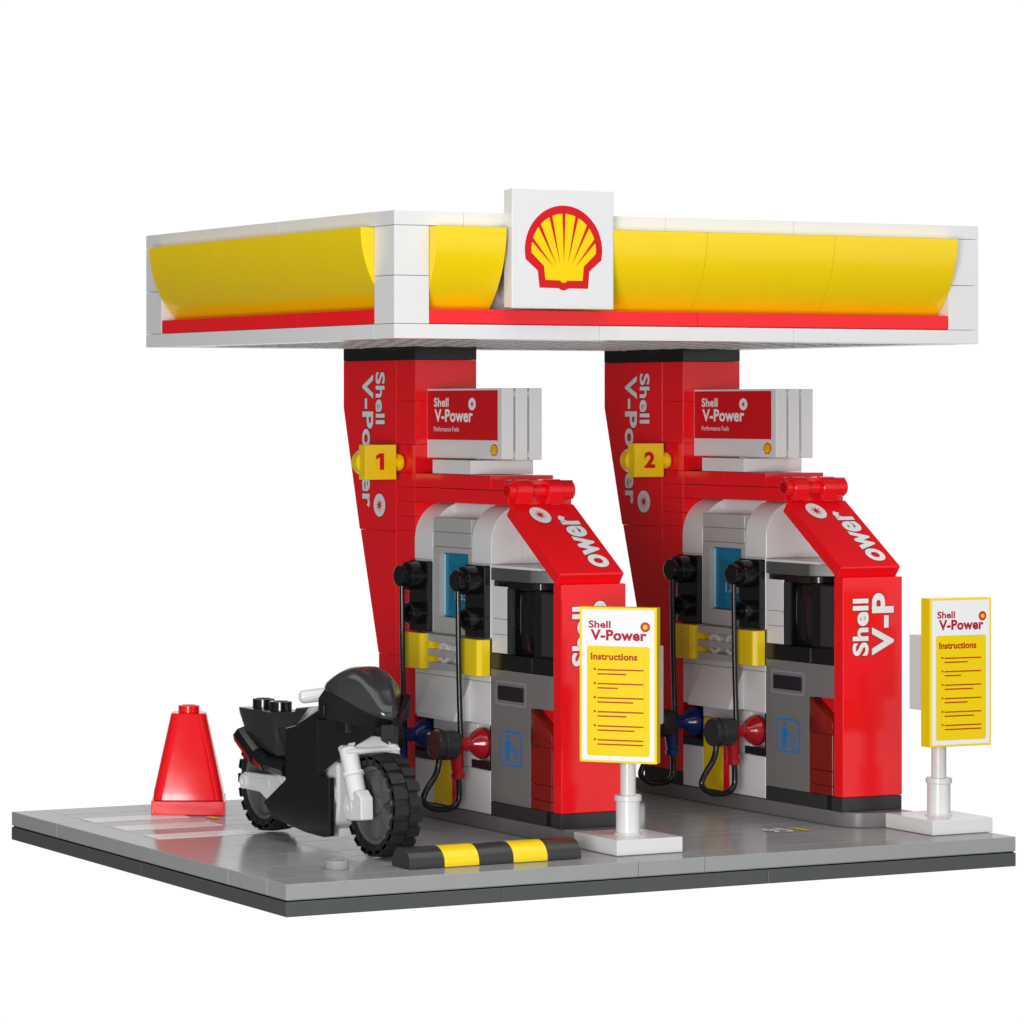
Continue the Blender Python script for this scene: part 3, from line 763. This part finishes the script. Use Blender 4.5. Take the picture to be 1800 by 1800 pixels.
# cowl: swept windshield, mirrored about the centre line
p = Part('cowl', KGR, bike); p.mats[0] = plastic('smoked_cowl_plastic', (0.028, 0.030, 0.031), .17, .6)
rows = [  # centre line, ridge, flank, lower edge (x offset, y, z)
    [(0, 4.62, 4.70), (.40, 4.55, 4.70), (.76, 4.60, 4.52), (1.00, 4.64, 4.27)],
    [(0, 4.12, 4.66), (.40, 4.10, 4.68), (.76, 4.22, 4.44), (1.02, 4.38, 4.14)],
    [(0, 3.66, 4.42), (.34, 3.66, 4.44), (.66, 3.86, 4.20), (.94, 4.08, 3.98)],
    [(0, 3.28, 4.02), (.26, 3.30, 4.04), (.50, 3.52, 3.90), (.70, 3.72, 3.78)],
    [(0, 2.94, 3.54), (.14, 2.98, 3.56), (.28, 3.14, 3.56), (.40, 3.32, 3.56)]]
V = []; F = []; nr_ = len(rows)
full = []
for r in rows: full.append([(CX - x, y, z) for x, y, z in reversed(r[1:])] + [(CX + x, y, z) for x, y, z in r])
m = len(full[0])
for r in full: V += r
for i in range(nr_ - 1):
    for j in range(m - 1): F.append([i * m + j, i * m + j + 1, (i + 1) * m + j + 1, (i + 1) * m + j])
t = bmesh.new(); vs = [t.verts.new(v) for v in V]
for fc in F: t.faces.new([vs[i] for i in fc])
bmesh.ops.recalc_face_normals(t, faces=t.faces)
bmesh.ops.solidify(t, geom=t.faces[:], thickness=0.07)
bmesh.ops.subdivide_edges(t, edges=t.edges[:], cuts=2, use_grid_fill=True, smooth=0.55)
p._add(t); p.ang = 50; cw = p.done()
# side skirt of the cowl
for s_ in (-1, 1):
    p = Part('cowl_skirt', BLK, bike)
    X = lambda d: CX + s_ * d
    tp = [(1.0, 4.95, 3.95), (.99, 4.62, 4.22), (1.04, 4.2, 4.11), (1.09, 3.84, 4.02), (.74, 3.48, 3.80), (.38, 3.12, 3.58), (.05, 2.97, 3.50)]
    bt = [(1.0, 5.0, 3.45), (1.0, 4.7, 3.45), (1.03, 4.3, 3.42), (1.06, 3.86, 3.46), (.68, 3.62, 3.34), (.34, 3.33, 3.30), (.05, 3.2, 3.28)]
    k_ = len(tp); V = [(X(a), b, c) for a, b, c in tp + bt] + [(X(a * .86), b + .10, c) for a, b, c in tp + bt]; F = []
    for i in range(k_ - 1):
        F += [(i, i + 1, k_ + i + 1, k_ + i), (2 * k_ + i, 3 * k_ + i, 3 * k_ + i + 1, 2 * k_ + i + 1), (i, 2 * k_ + i, 2 * k_ + i + 1, i + 1), (k_ + i, k_ + i + 1, 3 * k_ + i + 1, 3 * k_ + i)]
    F += [(0, k_, 3 * k_, 2 * k_), (k_ - 1, 3 * k_ - 1, 4 * k_ - 1, 2 * k_ - 1)]
    p.raw(V, F, 0.01)
    p.mat(GBK); p.box(*sorted((X(1.0), X(1.045))), 4.62, 4.88, 3.55, 3.80, 0.01)
    p.done()
p = Part('nose_block', BLK, bike); p.box(CX - .20, CX + .20, 3.12, 4.2, 3.06, 3.38, 0.02); p.box(CX - .75, CX + .75, 4.0, 5.2, 3.1, 4.0, 0.02)
p.box(CX + .25, CX + .9, 4.15, 4.5, 2.6, 3.3, 0.02); p.done()
for s_ in (-1, 1):
    p = Part('handlebar', WHT, bike)
    p.lathe([(0, 0), (.09, .015), (.155, .07), (.175, .15), (.175, .8), (0, .8)], (CX + s_ * 1.22, 5.62, 3.92), (-s_ * 1, -.35, .12), 24); p.done()
# front fork
p = Part('fork', WHT, bike)
for s_ in (-1, 1):
    X = lambda d: CX + s_ * d
    top, bot = Vector((X(.60), 4.12, 2.72)), Vector((X(.60), 3.56, 1.36))
    p.lathe([(0, 0), (.21, 0), (.24, .04), (.235, .62), (.29, .64), (.29, .74), (.25, .76), (.24, 1.4), (0, 1.4)], top, bot - top, 24)
    p.prism('x', [(3.66 + .36 * math.cos(math.radians(a)), 1.28 + .36 * math.sin(math.radians(a))) for a in range(-75, 101, 15)] + [(3.35, 1.74), (3.10, 1.55), (3.08, 1.0), (3.5, .95)], *sorted((X(.44), X(.80))), 0.03)
    p.ring((X(.79), 3.70, 1.28), '-x' if s_ < 0 else 'x', .16, .08, .03)
p.prism('x', [(3.92, 2.56), (3.80, 2.62), (3.82, 2.72), (4.25, 2.80), (4.4, 2.72), (4.3, 2.56)], CX - .76, CX + .76, 0.03)
p.done()
p = Part('fork_yoke', CLR, bike); p.hull([(CX - .66, 4.0, 2.74), (CX + .66, 4.0, 2.74), (CX - .22, 3.80, 3.10), (CX + .22, 3.80, 3.10), (CX - .6, 4.6, 2.74), (CX + .6, 4.6, 2.74), (CX - .3, 4.5, 3.2), (CX + .3, 4.5, 3.2)], 0.03); p.done()

# ================================================================== CAMERA
cam = bpy.data.cameras.new('camera'); co = bpy.data.objects.new('camera', cam); COL.objects.link(co)
co.location = (-38.8512, -72.4701, 11.3671); co.rotation_euler = (PI / 2, 0, -0.4326)
cam.sensor_width = 36; cam.lens = 6034.46 / 1800 * 36
cam.shift_x = (900 - 143.28) / 1800; cam.shift_y = -(900 - 718.81) / 1800
cam.clip_start = 1; cam.clip_end = 2000
SC.camera = co

# ================================================================== LIGHT: photo studio
w = bpy.data.worlds.new('World'); SC.world = w; w.use_nodes = True
nt = w.node_tree; bg = nt.nodes['Background']
tc = nt.nodes.new('ShaderNodeTexCoord')
vm = nt.nodes.new('ShaderNodeVectorMath'); vm.operation = 'DOT_PRODUCT'
az = math.radians(33)            # direction of the white studio sweep behind the model
vm.inputs[1].default_value = (math.sin(az), math.cos(az), 0)
nt.links.new(tc.outputs['Generated'], vm.inputs[0])
mr = nt.nodes.new('ShaderNodeMapRange'); mr.interpolation_type = 'SMOOTHSTEP'
mr.inputs['From Min'].default_value = math.cos(math.radians(46)); mr.inputs['From Max'].default_value = math.cos(math.radians(30))
nt.links.new(vm.outputs['Value'], mr.inputs['Value'])
mx = nt.nodes.new('ShaderNodeMix'); mx.data_type = 'RGBA'
mx.inputs[6].default_value = (0.05, 0.05, 0.052, 1); mx.inputs[7].default_value = (1.02, 1.02, 1.02, 1)
# soft fill glow added to the world, left of and behind the camera
vm2 = nt.nodes.new('ShaderNodeVectorMath'); vm2.operation = 'DOT_PRODUCT'
vm2.inputs[1].default_value = Vector((-0.68, -0.73, 0.0)).normalized()
nt.links.new(tc.outputs['Generated'], vm2.inputs[0])
mr2 = nt.nodes.new('ShaderNodeMapRange'); mr2.interpolation_type = 'SMOOTHSTEP'
mr2.inputs['From Min'].default_value = math.cos(math.radians(78)); mr2.inputs['From Max'].default_value = math.cos(math.radians(28))
nt.links.new(vm2.outputs['Value'], mr2.inputs['Value'])
mx2 = nt.nodes.new('ShaderNodeMix'); mx2.data_type = 'RGBA'
mx2.inputs[6].default_value = (0.09, 0.09, 0.092, 1); mx2.inputs[7].default_value = (0.34, 0.34, 0.34, 1)
nt.links.new(mr2.outputs[0], mx2.inputs[0]); nt.links.new(mx2.outputs[2], mx.inputs[6])
nt.links.new(mr.outputs[0], mx.inputs[0]); nt.links.new(mx.outputs[2], bg.inputs['Color'])
bg.inputs['Strength'].default_value = 1.0

def area(name, loc, target, size, power):
    l = bpy.data.lights.new(name, 'AREA'); l.shape = 'RECTANGLE'; l.size, l.size_y = size; l.energy = power
    o = bpy.data.objects.new(name, l); COL.objects.link(o); o.location = loc
    o.rotation_euler = (Vector(target) - Vector(loc)).to_track_quat('-Z', 'Y').to_euler()
    return o
area('left_softbox', (-56, -65, 6), (11, 7, 7), (28, 30), 61000)
area('key_softbox', (6, -92, 9), (11, 6, 7), (40, 34), 5000)
area('front_softbox', (50, -66, 16), (11, 6, 8), (56, 56), 8500)
area('top_softbox', (12, -12, 62), (12, 6, 6), (90, 90), 46000)

SC.render.engine = 'CYCLES'
SC.view_settings.view_transform = 'Standard'; SC.view_settings.look = 'None'
SC.view_settings.exposure = 0; SC.view_settings.gamma = 1
SC.cycles.max_bounces = 8
